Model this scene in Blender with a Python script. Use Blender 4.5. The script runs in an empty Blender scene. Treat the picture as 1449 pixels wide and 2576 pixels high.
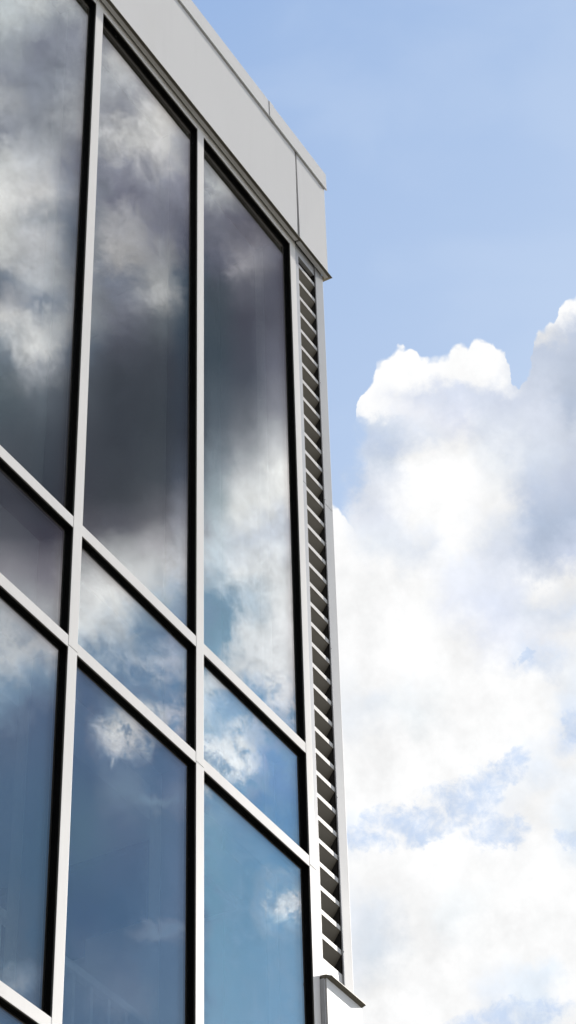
import bpy, bmesh, math, random
from mathutils import Vector, Matrix
random.seed(4)
S = bpy.context.scene
COL = S.collection
V = Vector

# ------------------------------------------------------------------ camera
RIGHT = V((0.50025908, -0.86560032, -0.02183896))
UP = V((-0.54622824, -0.33505252, 0.76770731))
FWD = V((0.67184489, 0.3721235, 0.6404284))
cam_d = bpy.data.cameras.new('camera')
cam = bpy.data.objects.new('camera', cam_d); COL.objects.link(cam)
M = Matrix((RIGHT, UP, -FWD)).transposed().to_4x4()
M.translation = V((0, -5, 1.6))
cam.matrix_world = M
cam_d.sensor_fit = 'VERTICAL'; cam_d.sensor_height = 36; cam_d.sensor_width = 20.25
cam_d.lens = 86.895; cam_d.clip_start = 0.05; cam_d.clip_end = 3000
S.camera = cam

# ------------------------------------------------------------------ light direction
SUN = V((5.0, -1.0, 2.7)).normalized()
SUN_EL = math.asin(SUN.z); SUN_AZ = math.atan2(SUN.x, SUN.y)

def lin(c):
    out = []
    for v in c:
        v /= 255.0
        out.append(v/12.92 if v <= 0.04045 else ((v+0.055)/1.055)**2.4)
    return out

# ------------------------------------------------------------------ node helper
class NT:
    def __init__(s, tree): s.t = tree; s.n = tree.nodes; s.l = tree.links
    def node(s, kind, **kw):
        n = s.n.new(kind)
        for k, v in kw.items(): setattr(n, k, v)
        return n
    def put(s, sock, v):
        if isinstance(v, bpy.types.NodeSocket): s.l.new(v, sock)
        elif v is not None:
            if hasattr(sock.default_value, '__len__') and hasattr(v, '__len__'):
                n = len(sock.default_value)
                vv = list(v)[:n] + [1.0]*(n-len(v))
                sock.default_value = vv
            else: sock.default_value = v
    def m(s, op, a, b=None, c=None, clamp=False):
        n = s.node('ShaderNodeMath', operation=op, use_clamp=clamp)
        for i, v in enumerate((a, b, c)):
            if v is not None: s.put(n.inputs[i], v)
        return n.outputs[0]
    def vm(s, op, a, b=None, scale=None):
        n = s.node('ShaderNodeVectorMath', operation=op)
        s.put(n.inputs[0], a)
        if b is not None: s.put(n.inputs[1], b)
        if scale is not None: s.put(n.inputs['Scale'], scale)
        return n.outputs['Value'] if op in ('DOT_PRODUCT', 'LENGTH') else n.outputs[0]
    def smooth(s, x, a, b, lo=0.0, hi=1.0, kind='SMOOTHSTEP'):
        n = s.node('ShaderNodeMapRange', interpolation_type=kind)
        s.put(n.inputs[0], x)
        for i, v in enumerate((a, b, lo, hi)): s.put(n.inputs[1+i], v)
        return n.outputs[0]
    def mix(s, f, a, b, blend='MIX'):
        n = s.node('ShaderNodeMix', data_type='RGBA', blend_type=blend)
        s.put(n.inputs[0], f); s.put(n.inputs[6], a); s.put(n.inputs[7], b)
        return n.outputs[2]
    def noise(s, vec, scale, detail=4, rough=0.55, dist=0.0, lac=2.0, dims='3D'):
        n = s.node('ShaderNodeTexNoise', noise_dimensions=dims)
        s.put(n.inputs['Vector'], vec)
        n.inputs['Scale'].default_value = scale; n.inputs['Detail'].default_value = detail
        n.inputs['Roughness'].default_value = rough; n.inputs['Distortion'].default_value = dist
        n.inputs['Lacunarity'].default_value = lac
        return n.outputs[0]
    def ramp(s, f, stops):
        n = s.node('ShaderNodeValToRGB'); cr = n.color_ramp
        s.put(n.inputs[0], f)
        stops = sorted(stops)
        while len(cr.elements) < len(stops): cr.elements.new(0.5)
        for e, (p, c) in zip(cr.elements, stops):
            e.position = p; e.color = list(c)+[1]
        return n.outputs[0]
    def xyz(s, x, y, z):
        n = s.node('ShaderNodeCombineXYZ')
        for i, v in enumerate((x, y, z)): s.put(n.inputs[i], v)
        return n.outputs[0]

# ------------------------------------------------------------------ world: Nishita sky with two banks of cloud
# Clouds are fixed to directions of the sky.  Each bank is described on a plane tangent to the sky
# (X to the right 0..1449, Y down 0..2576); columns of tones run down it, roughened by fractal noise.
W = bpy.data.worlds.new('World'); S.world = W; W.use_nodes = True
W.node_tree.nodes.clear()
w = NT(W.node_tree)
FPX = 6217.6
D = w.node('ShaderNodeTexCoord').outputs['Generated']
D = w.vm('NORMALIZE', D)
sky = w.node('ShaderNodeTexSky', sky_type='NISHITA', sun_disc=False)
sky.sun_elevation = SUN_EL; sky.sun_rotation = SUN_AZ
sky.air_density = 1.0; sky.dust_density = 1.0; sky.ozone_density = 1.0

def bank(r, u, f):
    df = w.vm('DOT_PRODUCT', D, f)
    dfc = w.m('MAXIMUM', df, 0.05)
    x = w.m('MULTIPLY_ADD', w.m('DIVIDE', w.vm('DOT_PRODUCT', D, r), dfc), FPX, 724.5)
    y = w.m('MULTIPLY_ADD', w.m('DIVIDE', w.vm('DOT_PRODUCT', D, u), dfc), -FPX, 1288.0)
    front = w.smooth(df, 0.3, 0.6)
    wx = w.smooth(w.m('ABSOLUTE', w.m('SUBTRACT', x, 724.5)), 950, 1900, 1.0, 0.0)
    wy = w.smooth(w.m('ABSOLUTE', w.m('SUBTRACT', y, 1288.0)), 1500, 2600, 1.0, 0.0)
    return x, y, w.m('MULTIPLY', front, w.m('MULTIPLY', wx, wy))

def columns(x, y, cols, gain, gamma_fix=None):
    yn = w.m('DIVIDE', y, 2576.0)
    prev = None; px = None
    for cx, stops in cols:
        st = [(min(1, max(0, a/2576.0)), [g*1.0 for g in lin(c)]) for a, c in stops]
        c = w.ramp(yn, st)
        if prev is None: prev = c
        else: prev = w.mix(w.smooth(x, px, cx), prev, c)
        px = cx
    return w.vm('SCALE', prev, scale=gain)

g3 = lambda v, b=0: (v, v, v+b)
COL_A = [
 (850, [(1100,(196,213,238)),(1255,(200,216,240)),(1290,g3(253)),(1400,g3(250)),(1500,g3(249)),(1650,g3(253)),(1800,(240,243,247)),(1900,g3(250)),(2030,g3(253)),(2100,(238,243,250)),(2180,g3(252)),(2300,(240,243,248)),(2450,(236,239,245)),(2576,g3(249))]),
 (940, [(970,g3(255)),(1035,g3(254)),(1065,(217,225,237)),(1110,(206,216,233)),(1160,(216,223,234)),(1220,(229,233,241)),(1300,(230,234,243)),(1380,(233,237,243)),(1450,g3(245)),(1600,g3(250)),(1700,g3(254)),(1755,(237,241,246)),(1850,g3(246)),(2000,g3(254)),(2200,g3(251)),(2300,(230,235,242)),(2400,(224,230,237)),(2500,g3(240)),(2576,g3(250))]),
 (1050, [(870,g3(255)),(945,g3(255)),(985,(225,230,242)),(1050,(238,240,246)),(1100,(228,233,242)),(1150,g3(246)),(1200,g3(255)),(1300,g3(253)),(1370,(236,240,247)),(1450,g3(252)),(1600,g3(254)),(1700,g3(251)),(1800,(241,244,246)),(1870,g3(252)),(2150,g3(254)),(2260,g3(250)),(2350,g3(246)),(2450,g3(250)),(2576,g3(252))]),
 (1150, [(880,g3(254)),(965,g3(250)),(1000,(221,227,240)),(1050,(228,232,243)),(1110,g3(246)),(1200,g3(255)),(1320,g3(255)),(1400,g3(250)),(1450,(240,243,250)),(1520,(238,241,249)),(1600,g3(248)),(1700,g3(253)),(1850,g3(250)),(1940,g3(255)),(2200,g3(255)),(2300,(245,248,250)),(2400,g3(252)),(2576,g3(250))]),
 (1250, [(860,g3(255)),(950,g3(255)),(995,(219,225,238)),(1080,(226,231,240)),(1150,(241,244,248)),(1250,g3(249)),(1330,(226,231,240)),(1390,(224,229,239)),(1450,(232,236,245)),(1550,(228,233,245)),(1610,(238,241,249)),(1690,g3(254)),(1900,g3(255)),(2040,(244,247,252)),(2150,g3(254)),(2300,g3(247)),(2400,g3(254)),(2500,(238,243,250)),(2576,g3(246))]),
 (1350, [(790,g3(253)),(840,g3(236)),(880,(205,213,228)),(950,(211,218,231)),(1050,(222,227,238)),(1150,(222,228,238)),(1250,(205,213,228)),(1320,(193,203,220)),(1380,(200,209,225)),(1440,(228,232,240)),(1470,g3(252)),(1525,(229,234,243)),(1600,(236,239,246)),(1650,(224,233,248)),(1700,g3(254)),(1850,g3(251)),(1940,(238,243,250)),(2000,g3(246)),(2100,g3(249)),(2200,g3(255)),(2300,g3(254)),(2400,g3(251)),(2450,(236,243,251)),(2576,(236,243,250))]),
 (1449, [(740,g3(255)),(785,g3(253)),(830,(206,214,229)),(950,(200,208,222)),(1000,(198,207,223)),(1080,(215,221,232)),(1200,(206,213,228)),(1300,(195,205,222)),(1400,(211,218,233)),(1450,g3(242)),(1530,(226,232,242)),(1600,g3(242)),(1750,(236,241,248)),(1850,(224,234,250)),(1900,g3(246)),(2000,(241,245,250)),(2100,(234,242,251)),(2200,g3(251)),(2400,g3(253)),(2576,g3(250))]),
]
EDGE_A = [(700,1035),(860,1050),(893,1052),(899,1012),(912,975),(930,958),(940,930),(945,905),(965,892),(985,875),(1012,864),(1030,864),(1045,878),(1070,889),(1090,884),(1125,884),(1138,862),(1158,852),(1180,862),(1192,845),(1215,842),(1243,850),(1250,866),(1272,880),(1285,905),(1290,950),(1306,962),(1325,935),(1338,905),(1342,850),(1352,825),(1375,806),(1395,800),(1405,778),(1412,755),(1430,735),(1449,722),(1500,700),(1600,760)]
COL_B = [
 (0, [(0,(175,180,182)),(60,(180,184,185)),(120,(150,155,160)),(200,(128,132,142)),(260,(160,162,166)),(330,(120,124,134)),(400,(185,186,186)),(520,(215,213,210)),(600,(192,192,190)),(660,(170,171,173)),(690,(105,116,130)),(740,(152,154,160)),(800,(200,198,196)),(850,(150,155,160)),(900,(110,120,130)),(960,(85,95,102)),(1050,(72,82,90)),(1150,(70,76,84)),(1250,(62,66,74)),(1350,(80,82,90)),(1430,(130,128,134)),(1520,(165,168,172)),(1650,(185,188,192)),(1750,(130,150,170)),(1850,(75,100,128)),(2000,(68,98,128)),(2200,(66,96,124)),(2400,(80,104,126)),(2470,(150,160,172)),(2530,(80,106,132)),(2576,(70,100,130))]),
 (100, [(0,(190,192,192)),(60,(150,155,162)),(120,(118,122,134)),(200,(120,125,135)),(300,(130,134,142)),(400,(170,172,176)),(500,(195,193,192)),(560,(150,154,160)),(610,(182,182,184)),(700,(165,168,172)),(760,(118,127,140)),(820,(190,190,190)),(880,(200,199,197)),(930,(150,153,158)),(1000,(90,98,106)),(1100,(68,76,84)),(1250,(55,62,70)),(1350,(66,68,78)),(1450,(120,118,126)),(1520,(160,160,164)),(1620,(170,172,176)),(1700,(120,140,160)),(1800,(72,98,128)),(2100,(66,98,126)),(2576,(66,96,124))]),
 (200, [(0,(160,164,168)),(80,(120,124,134)),(200,(140,144,152)),(300,(150,152,156)),(400,(110,114,126)),(500,(125,130,140)),(600,(95,105,118)),(700,(120,124,130)),(800,(130,135,140)),(880,(90,100,112)),(960,(75,82,90)),(1100,(60,66,74)),(1250,(58,62,70)),(1350,(85,85,92)),(1420,(160,160,162)),(1500,(205,204,204)),(1580,(205,206,206)),(1650,(150,165,180)),(1720,(72,98,128)),(1900,(66,94,126)),(2100,(72,104,130)),(2300,(66,96,128)),(2450,(80,108,136)),(2576,(74,104,134))]),
 (300, [(60,(150,152,156)),(150,(178,178,178)),(230,(160,162,166)),(290,(130,132,140)),(350,(185,184,183)),(420,(130,132,142)),(500,(105,107,120)),(560,(150,150,154)),(640,(165,163,163)),(700,(110,116,128)),(780,(105,108,118)),(850,(78,82,92)),(950,(56,62,70)),(1100,(52,58,66)),(1250,(58,63,70)),(1330,(85,86,94)),(1420,(190,190,190)),(1500,(215,214,212)),(1560,(185,190,195)),(1620,(170,180,190)),(1700,(85,115,145)),(1760,(100,125,150)),(1820,(200,200,200)),(1870,(185,186,190)),(1920,(80,108,138)),(2000,(95,120,145)),(2080,(75,102,132)),(2300,(66,98,130)),(2450,(78,106,136)),(2530,(96,120,146)),(2576,(76,106,136))]),
 (400, [(100,(170,170,172)),(200,(150,152,158)),(300,(195,193,190)),(380,(190,188,187)),(460,(125,127,137)),(550,(108,110,122)),(620,(135,136,142)),(700,(150,151,152)),(740,(165,165,165)),(800,(90,96,102)),(900,(60,66,74)),(1050,(54,61,68)),(1200,(64,70,77)),(1300,(95,96,102)),(1380,(165,163,166)),(1440,(190,190,191)),(1520,(150,165,178)),(1600,(90,120,148)),(1660,(165,175,188)),(1740,(90,118,148)),(1780,(180,184,190)),(1830,(170,176,184)),(1900,(72,102,134)),(1990,(74,104,136)),(2015,(112,132,152)),(2045,(76,106,136)),(2300,(74,106,138)),(2345,(110,132,156)),(2380,(76,108,140)),(2576,(80,112,142))]),
 (470, [(350,(150,152,156)),(450,(125,127,138)),(600,(85,90,104)),(700,(70,84,97)),(800,(62,76,88)),(900,(56,67,78)),(1100,(56,64,74)),(1200,(76,84,96)),(1330,(140,142,150)),(1420,(190,192,196)),(1500,(140,155,172)),(1560,(120,140,165)),(1650,(160,168,182)),(1720,(120,140,165)),(1800,(170,175,188)),(1880,(90,110,140)),(1960,(80,108,140)),(2010,(105,126,152)),(2060,(78,108,140)),(2300,(82,112,144)),(2335,(125,142,164)),(2360,(80,112,144)),(2576,(84,116,146))]),
 (530, [(400,(150,154,156)),(470,(175,177,178)),(540,(110,112,122)),(650,(88,92,104)),(740,(66,76,84)),(900,(62,74,83)),(1080,(86,96,105)),(1180,(124,134,142)),(1250,(150,162,168)),(1330,(185,194,200)),(1430,(185,195,202)),(1520,(110,140,162)),(1600,(100,140,165)),(1680,(150,174,192)),(1720,(212,218,222)),(1780,(185,198,210)),(1830,(150,175,195)),(1880,(216,219,223)),(1940,(200,208,214)),(2000,(120,155,180)),(2080,(98,142,172)),(2200,(94,140,170)),(2400,(98,144,176)),(2576,(104,148,180))]),
 (600, [(500,(120,123,130)),(560,(95,97,108)),(620,(110,110,118)),(670,(140,139,144)),(720,(90,93,102)),(800,(70,74,84)),(960,(72,79,89)),(1080,(106,111,118)),(1165,(160,163,167)),(1225,(206,207,207)),(1280,(212,212,210)),(1350,(190,196,204)),(1440,(212,214,215)),(1520,(178,192,203)),(1600,(202,205,207)),(1700,(196,199,202)),(1760,(110,150,185)),(1800,(120,158,190)),(1860,(200,206,212)),(1930,(230,232,234)),(1970,(160,180,200)),(2020,(96,136,173)),(2200,(90,136,170)),(2400,(96,142,176)),(2576,(102,147,180))]),
 (700, [(620,(110,112,122)),(700,(80,83,94)),(800,(83,86,96)),(920,(98,101,112)),(1030,(130,132,140)),(1120,(186,187,189)),(1180,(233,232,229)),(1260,(226,225,223)),(1330,(192,197,206)),(1420,(216,217,218)),(1500,(226,226,226)),(1600,(216,216,217)),(1680,(221,221,222)),(1760,(205,206,210)),(1840,(150,170,195)),(1900,(98,143,188)),(1970,(96,138,183)),(2050,(86,132,176)),(2180,(90,138,176)),(2225,(140,168,190)),(2265,(216,221,226)),(2310,(150,178,200)),(2360,(98,143,178)),(2576,(100,146,182))]),
]
# ---- bank A: the bright cumulus behind the building
xA, yA, wA = bank(RIGHT, UP, FWD)
n1 = w.noise(D, 55, 6, 0.55); n2 = w.noise(w.vm('ADD', D, (3.1, 1.7, 5.3)), 55, 6, 0.55)
n3 = w.noise(w.vm('ADD', D, (7.9, 2.2, 0.4)), 260, 5, 0.6); n4 = w.noise(w.vm('ADD', D, (1.9, 8.2, 4.4)), 260, 5, 0.6)
def warp(c, a, b, ka, kb):
    return w.m('ADD', c, w.m('ADD', w.m('MULTIPLY', w.m('SUBTRACT', a, 0.5), ka), w.m('MULTIPLY', w.m('SUBTRACT', b, 0.5), kb)))
xa = warp(xA, n1, n3, 150, 45); ya = warp(yA, n2, n4, 170, 45)
cloudA = columns(xa, ya, COL_A, 1.0)
cloudA = w.vm('SUBTRACT', w.vm('SCALE', cloudA, scale=1.18), (0.18, 0.178, 0.176))
# billows: rounded lobes from voronoi cells on the cloud edge
vor = w.node('ShaderNodeTexVoronoi', feature='SMOOTH_F1'); vor.inputs['Scale'].default_value = 150; vor.inputs['Smoothness'].default_value = 0.45
vor.inputs['Detail'].default_value = 1.0; vor.inputs['Roughness'].default_value = 0.45
w.put(vor.inputs['Vector'], w.vm('ADD', D, w.vm('SCALE', w.xyz(n3, n4, n1), scale=0.002)))
lobes = vor.outputs['Distance']
xe = warp(xA, n1, n3, 26, 12); ye = warp(yA, n2, n4, 30, 12)
fc = w.node('ShaderNodeFloatCurve'); cm = fc.mapping.curves[0]
pts = [((a-700)/900.0, b/2576.0) for a, b in EDGE_A]
pts = sorted(pts)
while len(cm.points) < len(pts): cm.points.new(0.5, 0.5)
for p, q in zip(cm.points, pts): p.location = q; p.handle_type = 'VECTOR'
fc.mapping.use_clip = False; fc.mapping.update()
w.put(fc.inputs['Value'], w.m('DIVIDE', w.m('SUBTRACT', xe, 700.0), 900.0))
edge = w.m('MULTIPLY', fc.outputs[0], 2576.0)
dep = w.m('SUBTRACT', w.m('SUBTRACT', ye, edge), w.m('MULTIPLY', w.m('SUBTRACT', lobes, 0.35), 30.0))
soft = w.m('ADD', 5.0, w.m('MULTIPLY', w.smooth(n2, 0.42, 0.62), 26.0))
maskA = w.smooth(dep, -3.0, soft)
# left flank of the cloud is thin and soft
flank = w.smooth(w.m('ADD', xa, w.m('MULTIPLY', w.m('SUBTRACT', yA, 1180.0), 0.12)), 855, 935)
low = w.m('SUBTRACT', ye, w.m('MAXIMUM', 1250.0, w.m('MULTIPLY_ADD', w.m('SUBTRACT', xe, 838.0), 0.9, 1258.0)))
low = w.m('ADD', low, w.m('MULTIPLY', w.smooth(xA, 810, 420), w.m('MULTIPLY', w.m('SUBTRACT', w.noise(w.vm('ADD', D, (3, 3, 1)), 13, 4, 0.5), 0.5), 1500.0)))
low = w.smooth(w.m('SUBTRACT', low, w.m('MULTIPLY', w.m('SUBTRACT', lobes, 0.35), 30.0)), -3.0, 8.0)
maskA = w.m('MULTIPLY', maskA, w.m('MAXIMUM', flank, w.m('MAXIMUM', low, w.smooth(ye, 1062, 1040))))
# blue gaps
def blob(x, y, cx, cy, sx, sy, ang):
    c, s_ = math.cos(math.radians(ang)), math.sin(math.radians(ang))
    dx = w.m('SUBTRACT', x, cx); dy = w.m('SUBTRACT', y, cy)
    a = w.m('MULTIPLY_ADD', dx, c/sx, w.m('MULTIPLY', dy, s_/sx))
    b = w.m('MULTIPLY_ADD', dx, -s_/sy, w.m('MULTIPLY', dy, c/sy))
    r2 = w.m('MULTIPLY_ADD', a, a, w.m('MULTIPLY', b, b))
    return w.smooth(r2, 0.0, 1.0, 1.0, 0.0)
hole = None
xh = warp(xA, n1, n3, 60, 60); yh = warp(yA, n2, n4, 60, 60)
for h in [(905,2115,75,45,10),(975,2085,110,75,-15),(1065,2075,125,70,-15),(1160,2020,150,95,-25),(1250,1960,110,55,-35),(1290,1920,70,35,-30),(1325,1650,40,14,-30),(1449,1830,60,60,0),(1250,2090,120,60,-10),(1440,2110,80,40,0),(1270,2560,220,60,-8)]:
    b = blob(xh, yh, *h); hole = b if hole is None else w.m('MAXIMUM', hole, b)
hn = w.m('ADD', w.m('MULTIPLY', w.m('SUBTRACT', w.noise(D, 130, 7, 0.65, 0.4), 0.5), 2.6), w.m('MULTIPLY', w.m('SUBTRACT', n1, 0.5), 1.2))
hole = w.m('MULTIPLY', w.smooth(hole, 0.0, 0.5), w.smooth(w.m('ADD', hole, hn), 0.1, 1.5))
paleblue = lin((203, 219, 243))
fine = w.m('SUBTRACT', w.m('ADD', n3, w.noise(D, 120, 5, 0.6)), 1.0)
cloudA = w.mix(hole, cloudA, paleblue)
deep = w.smooth(dep, 30, 160)
cloudA = w.vm('SCALE', cloudA, scale=w.m('ADD', w.m('ADD', 1.01, w.m('MULTIPLY', fine, 0.08)), w.m('MULTIPLY', w.m('MULTIPLY', w.m('SUBTRACT', n2, 0.5), deep), 0.35)))

# ---- bank B: the darker clouds in front of the facade, seen in its glass
mir = lambda v: V((v.x, -v.y, v.z))
xB, yB, wB = bank(mir(RIGHT), mir(UP), mir(FWD))
GB = 2.38
px_ = w.m('MULTIPLY', xB, 0.001); py_ = w.m('MULTIPLY', yB, 0.001)
al = w.m('MULTIPLY_ADD', px_, 0.50, w.m('MULTIPLY', py_, 0.87)); ac = w.m('MULTIPLY_ADD', px_, 0.87, w.m('MULTIPLY', py_, -0.50))
P = w.xyz(w.m('MULTIPLY', al, 0.8), ac, 0.0)
m1 = w.noise(P, 5.5, 5, 0.6, 0.5); m2 = w.noise(w.vm('ADD', P, (4.4, 2.9, 1.3)), 5.5, 5, 0.6, 0.5)
m3 = w.noise(w.vm('ADD', P, (2.4, 7.9, 3.3)), 18, 8, 0.68, 0.5); m4 = w.noise(w.vm('ADD', P, (9.4, 1.1, 6.3)), 18, 8, 0.68, 0.5)
calm = w.smooth(w.m('ABSOLUTE', w.m('SUBTRACT', w.m('ADD', yB, w.m('MULTIPLY', w.m('SUBTRACT', xB, 350.0), 0.55)), 1130.0)), 160, 420, 0.35, 1.0)
xb = w.m('ADD', xB, w.m('MULTIPLY', calm, w.m('ADD', w.m('MULTIPLY', w.m('SUBTRACT', m1, 0.5), 100.0), w.m('MULTIPLY', w.m('SUBTRACT', m3, 0.5), 110.0))))
yb = w.m('ADD', yB, w.m('MULTIPLY', calm, w.m('ADD', w.m('MULTIPLY', w.m('SUBTRACT', m2, 0.5), 110.0), w.m('MULTIPLY', w.m('SUBTRACT', m4, 0.5), 150.0))))
cloudB = columns(xb, yb, COL_B, GB)
lumB = w.vm('DOT_PRODUCT', cloudB, (0.2/GB, 0.7/GB, 0.1/GB))
rb = w.node('ShaderNodeSeparateColor'); w.put(rb.inputs[0], cloudB)
grey = w.smooth(w.m('DIVIDE', rb.outputs[0], w.m('MAXIMUM', rb.outputs[2], 0.001)), 0.35, 0.8)   # 0 in blue sky, 1 in cloud
det = w.m('MULTIPLY', w.m('SUBTRACT', w.m('ADD', m3, w.noise(w.vm('ADD', P, (5, 5, 1)), 9, 9, 0.7, 0.5)), 1.0), w.m('MULTIPLY', calm, 1.25))
lowz = w.smooth(w.m('SUBTRACT', yB, w.m('MULTIPLY', w.m('SUBTRACT', xB, 300.0), 0.25)), 1560, 1700)
tear = w.smooth(w.m('ADD', w.m('MULTIPLY', det, 0.8), w.m('MULTIPLY', w.m('SUBTRACT', w.noise(w.vm('ADD', P, (1, 6, 8)), 26, 7, 0.68, 0.6), 0.5), 1.4)), 0.10, -0.22)
open_sky = w.vm('SCALE', w.mix(w.smooth(xB, 350, 620), lin((84, 116, 148)), lin((108, 150, 184))), scale=GB)
cloudB = w.mix(w.m('MULTIPLY', w.m('MULTIPLY', lowz, w.smooth(lumB, 0.17, 0.3)), w.m('MULTIPLY', tear, w.smooth(xB, 120, 260, 0.3, 0.75))), cloudB, open_sky)
amp = w.m('MULTIPLY', w.m('MULTIPLY_ADD', grey, 0.6, 0.08), w.smooth(lumB, 0.03, 0.2, 0.2, 1.0))
cloudB = w.vm('MAXIMUM', w.vm('SUBTRACT', cloudB, (0.018, 0.034, 0.036)), (0.02, 0.02, 0.02))
cloudB = w.vm('MULTIPLY', cloudB, w.mix(w.smooth(w.m('DIVIDE', rb.outputs[0], w.m('MAXIMUM', rb.outputs[2], 0.001)), 0.3, 0.5), (1.42, 1.12, 1.02), (1.005, 1.0, 1.005)))
cloudB = w.vm('SCALE', cloudB, scale=w.m('MAXIMUM', 0.2, w.m('MULTIPLY_ADD', det, amp, 1.0)))

# ---- rest of the sky
gn = w.noise(w.vm('MULTIPLY', D, (1, 1, 2.2)), 3.2, 8, 0.55, 0.3)
gshade = w.noise(w.vm('ADD', D, (2, 5, 3)), 9, 6, 0.6)
gcloud = w.vm('SCALE', (0.80, 0.83, 0.90), scale=w.smooth(gshade, 0.3, 0.7, 1.6, 3.2))
gmask = w.smooth(gn, 0.47, 0.6)
sx = w.node('ShaderNodeSeparateXYZ'); w.put(sx.inputs[0], D)
side = w.smooth(sx.outputs[0], -0.75, 0.55, 0.05, 1.45)          # unseen dark cloud added to dim left-facing metal, cloud sunward brightened as fill
gcloud = w.vm('SCALE', gcloud, scale=side)
gmask = w.m('MAXIMUM', w.m('MULTIPLY', gmask, 0.92), w.smooth(sx.outputs[0], 0.05, -0.35))
veil = lin((196, 213, 240))
cl10 = lambda c: w.vm('SCALE', c, scale=10.0)
total = w.mix(gmask, sky.outputs[0], cl10(gcloud))
# bank A over blue; the blue pales towards the cloud
yblue = w.smooth(yA, 0, 1250, kind='LINEAR')
xblue = w.smooth(xA, 500, 1449, kind='LINEAR')
skyA = w.mix(w.m('MULTIPLY_ADD', yblue, 0.55, w.m('MULTIPLY', xblue, 0.35)), lin((156, 185, 228)), lin((196, 215, 242)))
haze_n = w.noise(w.vm('MULTIPLY', D, (1, 1, 2.5)), 11, 5, 0.5, 0.4)
skyA = w.mix(w.smooth(w.m('ADD', haze_n, w.m('MULTIPLY', w.m('SUBTRACT', xblue, 0.5), 0.25)), 0.4, 0.75, 0.0, 0.22), skyA, lin((206, 222, 245)))
bankA = w.mix(maskA, skyA, cloudA)
def bgd(c):
    b = w.node('ShaderNodeBackground'); w.put(b.inputs[0], c); b.inputs[1].default_value = 0.1
    return b.outputs[0]
def mixs(f, a, b):
    m = w.node('ShaderNodeMixShader'); w.put(m.inputs[0], f); w.l.new(a, m.inputs[1]); w.l.new(b, m.inputs[2])
    return m.outputs[0]
wo = w.node('ShaderNodeOutputWorld')
w.l.new(mixs(wB, mixs(wA, bgd(total), bgd(cl10(bankA))), bgd(cl10(cloudB))), wo.inputs[0])
W.cycles.sampling_method = 'MANUAL'; W.cycles.sample_map_resolution = 1024

sl = bpy.data.lights.new('sun', 'SUN'); so = bpy.data.objects.new('sun', sl); COL.objects.link(so)
sl.energy = 4.8; sl.angle = math.radians(0.5); sl.color = (1.0, 0.94, 0.86)
so.rotation_euler = SUN.to_track_quat('Z', 'Y').to_euler(); so.location = (20, -10, 20)

# ------------------------------------------------------------------ materials
def mat(name): 
    m = bpy.data.materials.new(name); m.use_nodes = True
    return m, NT(m.node_tree), m.node_tree.nodes['Principled BSDF']

def metal(name, col, metallic=0.35, rough=0.38, streak=0.05, tint=(0.55, 0.5, 0.4), dirt=0.25, bump=0.02, spec=0.3):
    m, t, p = mat(name)
    tc = t.node('ShaderNodeTexCoord').outputs['Object']
    brush = t.noise(t.vm('MULTIPLY', tc, (60, 60, 2.0)), 4, 3, 0.6)
    big = t.noise(t.vm('MULTIPLY', tc, (1, 1, 0.4)), 2.2, 4, 0.6)
    c = t.mix(t.m('MULTIPLY', t.smooth(big, 0.55, 0.8), dirt), list(col), [a*b for a, b in zip(col, tint)])
    rain = t.smooth(t.noise(t.vm('MULTIPLY', tc, (16, 16, 0.7)), 1.0, 5, 0.65), 0.5, 0.8)
    c = t.mix(t.m('MULTIPLY', rain, 0.05), c, [0.45*a for a in col])
    c = t.vm('SCALE', c, scale=t.m('MULTIPLY_ADD', t.m('SUBTRACT', brush, 0.5), streak*2, 1.0))
    t.put(p.inputs['Base Color'], c)
    p.inputs['Metallic'].default_value = metallic; p.inputs['Specular IOR Level'].default_value = spec
    t.put(p.inputs['Roughness'], t.m('MULTIPLY_ADD', t.m('SUBTRACT', big, 0.5), 0.2, rough))
    b = t.node('ShaderNodeBump'); b.inputs['Strength'].default_value = 0.25; b.inputs['Distance'].default_value = bump
    t.put(b.inputs['Height'], t.noise(tc, 1.6, 2, 0.5)); t.l.new(b.outputs[0], p.inputs['Normal'])
    return m

M_CAP = metal('aluminium_cap', (0.835, 0.82, 0.79), metallic=0.0, rough=0.42, spec=0.15)
M_FASCIA = metal('fascia_paint', (0.745, 0.745, 0.74), metallic=0.0, rough=0.9, spec=0.0, streak=0.008, dirt=0.06, bump=0.01)
M_STRIP = metal('post_metal', (0.56, 0.57, 0.59), metallic=0.03, rough=0.42, spec=0.15, streak=0.03)
M_COVER = metal('corner_metal', (0.50, 0.515, 0.53), metallic=0.0, rough=0.5, spec=0.06, streak=0.03, bump=0.03)
M_WHITE = metal('white_panel_paint', (0.8, 0.8, 0.78), metallic=0.0, rough=0.45, streak=0.01, dirt=0.03)
M_BLADE = metal('louver_paint', (0.64, 0.625, 0.60), metallic=0.1, rough=0.5, streak=0.03)

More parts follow.
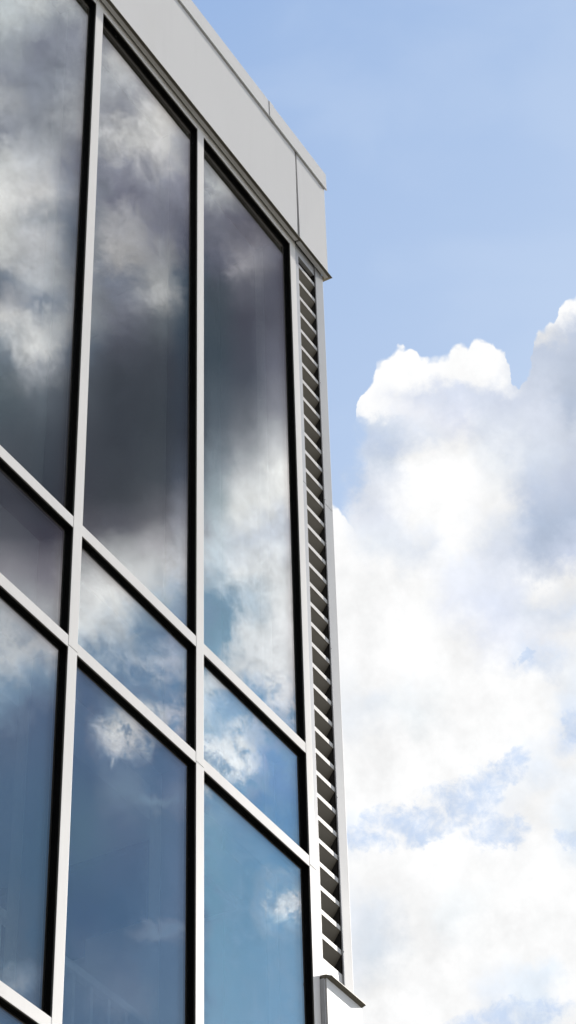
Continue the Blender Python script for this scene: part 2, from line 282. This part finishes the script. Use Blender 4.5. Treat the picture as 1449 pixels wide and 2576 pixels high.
M_UNDER_SHADED = metal('shaded_louver_underside', (0.20, 0.18, 0.145), metallic=0.0, rough=0.7, streak=0.02)  # darkened louver paint: shade on the downward faces is in the colour
def plain(name, col, rough=0.6, metallic=0.0):
    m, t, p = mat(name)
    tc = t.node('ShaderNodeTexCoord').outputs['Object']
    n = t.noise(tc, 6, 4, 0.6)
    t.put(p.inputs['Base Color'], t.vm('SCALE', list(col), scale=t.m('MULTIPLY_ADD', t.m('SUBTRACT', n, 0.5), 0.3, 1.0)))
    p.inputs['Roughness'].default_value = rough; p.inputs['Metallic'].default_value = metallic
    return m
M_GASKET = plain('black_gasket', (0.004, 0.004, 0.004), 0.75)
M_GASKET.node_tree.nodes['Principled BSDF'].inputs['Specular IOR Level'].default_value = 0.1
M_LIP_SHADED = metal('shaded_cap_return_metal', (0.20, 0.195, 0.175), metallic=0.7, rough=0.3, streak=0.02, dirt=0.1)  # darker than the cap metal: shade on the returns is put in the colour
M_DARK = plain('joint_shadow_gap', (0.03, 0.03, 0.028), 0.8)
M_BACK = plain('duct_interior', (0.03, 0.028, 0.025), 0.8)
M_INT = plain('interior_plaster', (0.8, 0.84, 0.83), 0.8)
M_POST = plain('interior_post', (0.3, 0.36, 0.37), 0.5)
M_SLAB = plain('interior_ceiling', (0.7, 0.73, 0.73), 0.8)
M_RAIL = plain('railing_steel', (0.75, 0.78, 0.78), 0.5, 0.0)
M_CEIL = plain('dark_ceiling_panel', (0.10, 0.11, 0.12), 0.8)
M_FLOOR = plain('interior_carpet', (0.1, 0.1, 0.1), 0.9)

# soffit flashing, with a ragged damp stain along its back edge
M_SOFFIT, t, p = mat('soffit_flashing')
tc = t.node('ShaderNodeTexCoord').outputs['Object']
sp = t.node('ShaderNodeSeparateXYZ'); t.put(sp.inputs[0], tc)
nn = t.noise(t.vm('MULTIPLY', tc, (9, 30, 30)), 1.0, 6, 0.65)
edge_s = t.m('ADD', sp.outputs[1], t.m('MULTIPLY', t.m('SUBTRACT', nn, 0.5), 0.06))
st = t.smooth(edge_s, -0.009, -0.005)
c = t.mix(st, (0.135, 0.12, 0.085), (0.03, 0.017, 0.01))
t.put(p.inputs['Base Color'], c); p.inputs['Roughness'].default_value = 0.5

M_RETURN_LIT = plain('lit_soffit_flashing', (0.42, 0.36, 0.25), 0.5)  # lighter copy of the soffit flashing: light bounced from the ground painted in
def glass(name, front, tint, specks):
    m = bpy.data.materials.new(name); m.use_nodes = True
    t = NT(m.node_tree); t.n.clear()
    tc = t.node('ShaderNodeTexCoord').outputs['Object']
    out = t.node('ShaderNodeOutputMaterial')
    tr = t.node('ShaderNodeBsdfTransparent'); tr.inputs[0].default_value = (*tint, 1)
    gl = t.node('ShaderNodeBsdfGlossy'); gl.inputs['Roughness'].default_value = 0.0; gl.inputs[0].default_value = (1.0, 0.99, 0.985, 1)
    # faint roller-wave of tempered glass
    b = t.node('ShaderNodeBump'); b.inputs['Strength'].default_value = 0.05; b.inputs['Distance'].default_value = 0.01
    t.put(b.inputs['Height'], t.noise(t.vm('MULTIPLY', tc, (1.0, 1.0, 0.5)), 1.3, 1, 0.4)); t.l.new(b.outputs[0], gl.inputs['Normal'])
    lw = t.node('ShaderNodeLayerWeight'); lw.inputs['Blend'].default_value = 0.5
    schlick = t.m('MULTIPLY_ADD', t.m('POWER', lw.outputs['Facing'], 5.0), 0.96, 0.04)
    fac = t.m('ADD', front, t.m('MULTIPLY', schlick, 0.6))
    mx = t.node('ShaderNodeMixShader'); t.put(mx.inputs[0], fac); t.l.new(tr.outputs[0], mx.inputs[1]); t.l.new(gl.outputs[0], mx.inputs[2])
    res = mx.outputs[0]
    if specks:
        df = t.node('ShaderNodeBsdfDiffuse'); df.inputs[0].default_value = (0.75, 0.75, 0.72, 1)
        v = t.node('ShaderNodeTexVoronoi'); v.inputs['Scale'].default_value = 26; t.put(v.inputs['Vector'], tc)
        sep = t.node('ShaderNodeSeparateColor'); t.l.new(v.outputs['Color'], sep.inputs[0])
        rad = t.m('MULTIPLY', t.smooth(sep.outputs[0], 0.6, 1.0, 0.0, 1.0, 'LINEAR'), 0.075)
        dot = t.smooth(t.m('SUBTRACT', v.outputs['Distance'], rad), -0.03, 0.0, 0.5, 0.0)
        film = t.m('MULTIPLY', t.smooth(t.noise(tc, 1.4, 5, 0.6), 0.45, 0.8), 0.006)
        mx2 = t.node('ShaderNodeMixShader'); t.put(mx2.inputs[0], t.m('ADD', t.m('ADD', dot, film), 0.0012))
        t.l.new(res, mx2.inputs[1]); t.l.new(df.outputs[0], mx2.inputs[2]); res = mx2.outputs[0]
    t.l.new(res, out.inputs[0])
    return m
M_GLASS = glass('outer_glass', 0.19, (0.85, 0.885, 0.895), True)
M_INNER = glass('inner_glass', 0.15, (0.94, 0.96, 0.96), False)

M_GROUND, t, p = mat('paved_ground')
tc = t.node('ShaderNodeTexCoord').outputs['Object']
br = t.node('ShaderNodeTexBrick'); t.put(br.inputs['Vector'], tc); br.inputs['Scale'].default_value = 2.0
br.inputs['Color1'].default_value = (0.21, 0.195, 0.165, 1); br.inputs['Color2'].default_value = (0.17, 0.16, 0.14, 1); br.inputs['Mortar'].default_value = (0.08, 0.08, 0.07, 1)
br.inputs['Mortar Size'].default_value = 0.01
t.put(p.inputs['Base Color'], t.mix(t.smooth(t.noise(tc, 0.8, 6), 0.4, 0.7), br.outputs[0], (0.14, 0.13, 0.11)))
p.inputs['Roughness'].default_value = 0.85

# ------------------------------------------------------------------ mesh helpers
def link(name, bm, m, parent=None, loc=None):
    me = bpy.data.meshes.new(name); bmesh.ops.recalc_face_normals(bm, faces=bm.faces); bm.to_mesh(me); bm.free()
    if isinstance(m, (list, tuple)):
        for q in m: me.materials.append(q)
    else: me.materials.append(m)
    o = bpy.data.objects.new(name, me); COL.objects.link(o)
    if parent: o.parent = parent
    if loc: o.location = loc
    return o
def box(bm, x0, x1, y0, y1, z0, z1, bev=0.0, seg=2):
    vs = [bm.verts.new((x, y, z)) for x in (x0, x1) for y in (y0, y1) for z in (z0, z1)]
    f = [(0,1,3,2),(4,6,7,5),(0,4,5,1),(2,3,7,6),(0,2,6,4),(1,5,7,3)]
    fs = [bm.faces.new([vs[i] for i in q]) for q in f]
    if bev:
        es = list({e for q in fs for e in q.edges})
        bmesh.ops.bevel(bm, geom=es, offset=bev, segments=seg, affect='EDGES', profile=0.6)
def prism_x(bm, prof, x0, x1):
    a = [bm.verts.new((x0, y, z)) for y, z in prof]; b = [bm.verts.new((x1, y, z)) for y, z in prof]
    n = len(prof)
    bm.faces.new(a); bm.faces.new(list(reversed(b)))
    for i in range(n): bm.faces.new((a[i], b[i], b[(i+1) % n], a[(i+1) % n]))
def part(name, m, parent, *boxes, bev=0.0):
    bm = bmesh.new()
    for b in boxes: box(bm, *b, bev=bev)
    return link(name, bm, m, parent)

# ------------------------------------------------------------------ setting
bm = bmesh.new(); box(bm, -400, 400, -400, 400, -0.3, 0.0)
g = link('ground', bm, M_GROUND); g['kind'] = 'structure'

# ------------------------------------------------------------------ the building
B = bpy.data.objects.new('glass_building', None); COL.objects.link(B); B.location = (0, 0, 0)
B['label'] = 'glass fronted building with silver frames, grey roof fascia and tall louvred strip at its corner'
B['category'] = 'building'

XL = -3.0; XR = 9.5523
caps = [(7.0316, 7.1012), (8.0844, 8.1528), (9.1462, 9.2103)]
x = 7.0316
while x - 1.0575 > XL:
    x -= 1.0575; caps.insert(0, (x, x+0.0690))
HEAD = (12.402, 12.4720)
TR = [(8.6946, 8.7575), (8.0256, 8.0884), (6.1755, 6.2382), (4.32, 4.383), (3.65, 3.713), (1.80, 1.863), (0.12, 0.183)]
JOINTS = [8.0378, 3.66]
GL = 0.0275; IN = 0.0435          # outer faces of the two panes
# mullions
for i, (a, b) in enumerate(caps):
    zs = [(JOINTS[0]+0.0015, 12.4715), (JOINTS[1]+0.0015, JOINTS[0]-0.0015), (0.0, JOINTS[1]-0.0015)]
    for k, (z0, z1) in enumerate(zs):
        if b < 5.0 and k == 0: pass
        dx = (0, -0.0015, 0.001)[k] if i % 2 else (0, 0.001, 0)[k]
        mu = part('mullion', M_CAP, B, (a+dx, b+dx, 0.0, 0.0028, z0, z1), bev=0.0012)
        part('cap_return', M_LIP_SHADED, mu, (a+dx+0.0003, b+dx-0.0003, 0.0029, 0.0091, z0, z1))
        part('pressure_gasket', M_GASKET, mu, (a+0.0008, b-0.0008, 0.0092, 0.062, z0-0.001, z1+0.0005))
        bx = part('back_box', M_POST, mu, (a+0.004, b-0.004, 0.0625, 0.19, z0-0.001, z1))
        part('blind_rail', M_INT, mu, (a+0.002, b-0.002, 0.1905, 0.25, z0-0.001, z1))
# transoms and panes between the mullions
bays = [(caps[i][1], caps[i+1][0]) for i in range(len(caps)-1)]
for (a, b) in bays:
    ht = part('head_transom', M_CAP, B, (a+0.001, b-0.001, 0.0008, 0.0034, HEAD[0], HEAD[1]), bev=0.0012)
    part('cap_return', M_LIP_SHADED, ht, (a+0.0012, b-0.0012, 0.0035, 0.0096, HEAD[0]+0.0003, HEAD[1]))
    part('head_gasket', M_GASKET, B, (a-0.0006, b+0.0006, 0.0098, 0.0625, HEAD[0]+0.0008, HEAD[1]-0.003))
    for (z0, z1) in TR:
        tr = part('transom', M_CAP, B, (a+0.001, b-0.001, 0.0008, 0.0034, z0, z1), bev=0.0012)
        part('cap_return', M_LIP_SHADED, tr, (a+0.0012, b-0.0012, 0.0035, 0.0096, z0+0.0003, z1-0.0003))
        part('pressure_gasket', M_GASKET, tr, (a-0.0006, b+0.0006, 0.0098, 0.062, z0+0.0008, z1-0.0008))
        part('back_box', M_POST, tr, (a-0.003, b+0.003, 0.0625, 0.19, z0+0.005, z1-0.005))
    lv = [HEAD] + TR
    for k in range(len(lv)-1):
        z1 = lv[k][0]+0.0075; z0 = lv[k+1][1]-0.0075
        pane = part('window_pane', M_GLASS, B, (a-0.0075, b+0.0075, GL, GL+0.006, z0, z1))
        f = 0.014; xa_, xb_ = a-0.0074, b+0.0074
        part('edge_spacer', M_GASKET, pane, (xa_, xa_+f, GL+0.0062, IN-0.0002, z0, z1), (xb_-f, xb_, GL+0.0062, IN-0.0002, z0, z1),
             (xa_+f+0.0001, xb_-f-0.0001, GL+0.0062, IN-0.0002, z0, z0+f), (xa_+f+0.0001, xb_-f-0.0001, GL+0.0062, IN-0.0002, z1-f, z1))
        rnd = random.Random(int((a*31+k*7)*10))
        ax, az = math.radians(rnd.uniform(-0.05, 0.05)), math.radians(rnd.uniform(-0.09, 0.09))
        inner = part('inner_pane', M_INNER, pane, (a-0.0075, b+0.0075, IN, IN+0.006, z0, z1))
        for q in (pane, inner):        # every pane sits a hair out of true
            R = Matrix.Rotation(ax, 4, 'X') @ Matrix.Rotation(az, 4, 'Z'); c_ = V(((a+b)/2, GL, (z0+z1)/2))
            q.data.transform(Matrix.Translation(c_) @ R @ Matrix.Translation(-c_))

# fascia panels, coping, drip flashing
fz0, fz1 = 12.457, 13.255; FY = -0.032
joints = [XL, -0.43, 2.02, 4.44, 6.80, 9.192]
for i in range(5):
    part('fascia_panel', M_FASCIA, B, (joints[i]+(0.016 if i else 0), joints[i+1], FY, -0.008, fz0, fz1), bev=0.0015)
# the corner panel stands slightly proud at the foot of its left edge
bm = bmesh.new(); box(bm, 9.208, 9.5655, FY, -0.008, fz0, fz1, bev=0.0015)
for v in bm.verts:
    if v.co.x < 9.25 and v.co.y < -0.02: v.co.y -= 0.005*(fz1-v.co.z)/(fz1-fz0)
link('fascia_panel', bm, M_FASCIA, B)
part('fascia_backing', M_DARK, B, (XL, XR-0.003, -0.007, 0.25, 12.486, 13.34))
def coping(name, o, x0, x1, thin=False):
    bm = bmesh.new()
    p = [(-0.0400-o, 13.395+o), (-0.0425-o, 13.254), (-0.0467-o, 13.247), (-0.0467-o, 13.243)]
    p += [(-0.0440, 13.243), (-0.0440, 13.249), (-0.0405, 13.256), (-0.0385, 13.393)] if thin else [(-0.0330, 13.249), (-0.0330, 13.33), (0.30, 13.36), (0.30, 13.40)]
    prism_x(bm, p, x0, x1); link(name, bm, M_FASCIA, B)
coping('coping', 0, XL, 8.858); coping('coping', 0.0004, 8.862, 9.579); coping('coping_cover_strip', 0.0028, 8.861, 8.915, True)
bm = bmesh.new()
prism_x(bm, [(-0.0537, 12.4500), (-0.0537, 12.4560), (-0.0325, 12.4580), (-0.0060, 12.4840), (-0.001, 12.4840), (-0.0006, 12.4760), (-0.0500, 12.4530)], XL, 9.579)
for v in bm.verts:                      # mitred return at the corner
    if v.co.x > 9.5 and v.co.y > -0.049: v.co.x = 9.553+0.43*max(0, -v.co.y)
link('drip_flashing', bm, M_SOFFIT, B)
bm = bmesh.new()
v4 = [bm.verts.new(q) for q in ((9.5535, 0.0, 12.4745), (9.5535, 0.35, 12.4745), (9.5785, 0.35, 12.4510), (9.5785, -0.0530, 12.4510), (9.5540, -0.0020, 12.4745))]
bm.faces.new([v4[0], v4[1], v4[2], v4[3]])
r_ = bmesh.ops.extrude_face_region(bm, geom=bm.faces[:])
for v in r_['geom']:
    if isinstance(v, bmesh.types.BMVert): v.co.z += 0.004
bmesh.ops.delete(bm, geom=[v for v in bm.verts if not v.link_faces], context='VERTS')
link('flashing_return', bm, M_RETURN_LIT, B)

# ---- louvre strip at the corner
lx0, lx1 = 9.2535, 9.4489
part('louver_post', M_STRIP, B, (9.2140, lx0, 0.0035, 0.03, 10.571, 12.471), (9.2135, lx0-0.0005, 0.0030, 0.03, 7.452, 10.567), bev=0.0015)
part('louver_post_joint', M_DARK, B, (9.2103, lx0-0.003, 0.0065, 0.06, 7.43, 12.471))
part('louver_head', M_STRIP, B, (lx0+0.0005, lx1-0.0005, 0.004, 0.03, 12.392, 12.471), bev=0.0015)
for z0, z1 in ((10.5760, 12.4715), (7.44, 10.5750)):
    cc = part('corner_cover', M_COVER, B, (lx1+0.0105, XR, -0.0010, 0.010, z0, z1), bev=0.004)
    bm = bmesh.new()          # rolled lip down the louvre side
    pf = [(lx1+0.0004, 0.0020), (lx1+0.0002, -0.0015), (lx1+0.0014, -0.0042), (lx1+0.0035, -0.0048), (lx1+0.0115, -0.0012), (lx1+0.0100, 0.0090)]
    a_ = [bm.verts.new((x_, y_, z0)) for x_, y_ in pf]; b_ = [bm.verts.new((x_, y_, z1)) for x_, y_ in pf]
    for i in range(6): bm.faces.new((a_[i], a_[(i+1) % 6], b_[(i+1) % 6], b_[i]))
    bm.faces.new(a_); bm.faces.new(b_)
    link('rolled_lip', bm, M_COVER, cc)
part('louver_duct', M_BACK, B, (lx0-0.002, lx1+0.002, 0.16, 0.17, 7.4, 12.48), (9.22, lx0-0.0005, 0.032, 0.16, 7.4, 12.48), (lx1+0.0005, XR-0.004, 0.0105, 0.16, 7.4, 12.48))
LB = None
for k in range(36):
    zt = 12.3224 - 0.13575*k
    bm = bmesh.new()
    prism_x(bm, [(0.0045, zt), (0.0045, zt-0.0262), (0.0075, zt-0.0262), (0.0835, zt-0.1335), (0.0850, zt-0.1325), (0.0085, zt-0.0215), (0.0070, zt-0.002)], lx0-0.001, lx1+0.001)
    bd = link('louver_blade', bm, [M_BLADE, M_UNDER_SHADED], B)
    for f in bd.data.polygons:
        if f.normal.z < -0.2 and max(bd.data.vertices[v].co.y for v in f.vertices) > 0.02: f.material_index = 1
part('louver_sill_plate', M_BLADE, B, (lx0-0.001, lx1+0.001, 0.0040, 0.03, 7.43, 7.5485))
for z in (11.50, 10.60, 9.55, 8.60, 7.70):
    bm = bmesh.new(); bmesh.ops.create_cone(bm, cap_ends=True, segments=12, radius1=0.004, radius2=0.003, depth=0.004, matrix=Matrix.Translation((lx1+0.007, -0.003, z)) @ Matrix.Rotation(math.pi/2, 4, 'X'))
    link('rivet', bm, M_GASKET, B)

# ---- flashing and white cladding panel below the louvres
bm = bmesh.new()
plan = [(9.2135, 0.0), (9.2135, -0.032), (9.2360, -0.0545), (9.572, -0.0545), (9.572, 0.0)]
lo = [bm.verts.new((x_, y_, 7.4460+(y_+0.0545)*-0.40)) for x_, y_ in plan]; hi = [bm.verts.new((x_, y_, 7.4500+(y_+0.0545)*0.10)) for x_, y_ in plan]
bm.faces.new(lo); bm.faces.new(hi)
for i in range(5): bm.faces.new((lo[i], lo[(i+1) % 5], hi[(i+1) % 5], hi[i]))
link('sill_flashing', bm, M_SOFFIT, B)
part('cladding_panel', M_WHITE, B, (9.2195, 9.5690, -0.031, 0.02, 0.0, 7.4365), bev=0.001)
part('panel_edge_trim', M_STRIP, B, (9.2108, 9.2185, -0.022, 0.02, 0.0, 7.4335))

# ---- flank, rear, left end and roof
def clad_wall(xs, y0, y1, z0, z1):
    n = int((y1-y0)/1.5); d = (y1-y0)/n
    for i in range(n):
        part('side_panel', M_FASCIA, B, (xs-0.02, xs, y0+i*d+0.006, y0+(i+1)*d-0.006, z0, z1), bev=0.001)
clad_wall(XR-0.002, 0.03, 9.0, 0.0, 13.2)
part('side_wall', M_INT, B, (9.30, XR-0.024, 0.26, 9.0, 0.0, 13.2))
part('left_wall', M_INT, B, (XL, XL+0.25, 0.3, 9.0, 0.0, 13.2))
part('rear_wall', M_INT, B, *[(XL, XR-0.03, 9.0, 9.25, z0, z1) for z0, z1 in ((0.0, 0.9), (3.0, 4.6), (7.3, 8.9), (11.9, 13.2))])  # openings added in this unseen wall to light the interior
part('roof', M_DARK, B, (XL+0.01, XR-0.03, 0.251, 8.99, 13.0, 13.15))
part('ceiling', M_SLAB, B, (XL+0.26, 9.29, 0.26, 8.98, 12.50, 12.60))
part('floor_slab', M_SLAB, B, (XL+0.26, 9.29, 0.42, 8.98, 8.00, 8.20))
part('ceiling_panel', M_CEIL, B, (8.48, 9.19, 0.45, 8.9, 7.955, 7.996))
part('landing_slab', M_SLAB, B, (XL+0.26, 9.29, 0.68, 4.5, 6.02, 6.195))
part('floor_slab', M_SLAB, B, (XL+0.26, 9.29, 1.6, 8.98, 3.50, 3.75))
part('ground_floor', M_FLOOR, B, (XL+0.26, 9.29, 0.07, 8.98, 0.003, 0.05))
# corner column and wall behind the last mullion
part('corner_column', M_POST, B, (9.215, 9.285, 0.05, 0.25, 0.06, 12.49), (9.20, 9.299, 0.262, 0.53, 0.06, 12.49))
part('interior_column', M_INT, B, (9.05, 9.25, 0.75, 1.25, 0.06, 12.49))

# ---- landing guard rail behind the lower glass
gr = part('guard_rail', M_RAIL, B, (XL+0.3, 9.18, 0.70, 0.745, 7.195, 7.240), bev=0.006)
n = 0; xx = 9.05
while xx > 5.3:
    part('baluster', M_RAIL, gr, (xx, xx+0.022, 0.712, 0.734, 6.20, 7.194)); xx -= 0.145

# ------------------------------------------------------------------ render settings
S.render.engine = 'CYCLES'
S.view_settings.view_transform = 'Standard'; S.view_settings.look = 'None'
S.view_settings.exposure = 0.0; S.view_settings.gamma = 1.0
S.cycles.max_bounces = 6; S.cycles.transparent_max_bounces = 20; S.cycles.glossy_bounces = 4; S.cycles.diffuse_bounces = 3
S.cycles.caustics_reflective = False
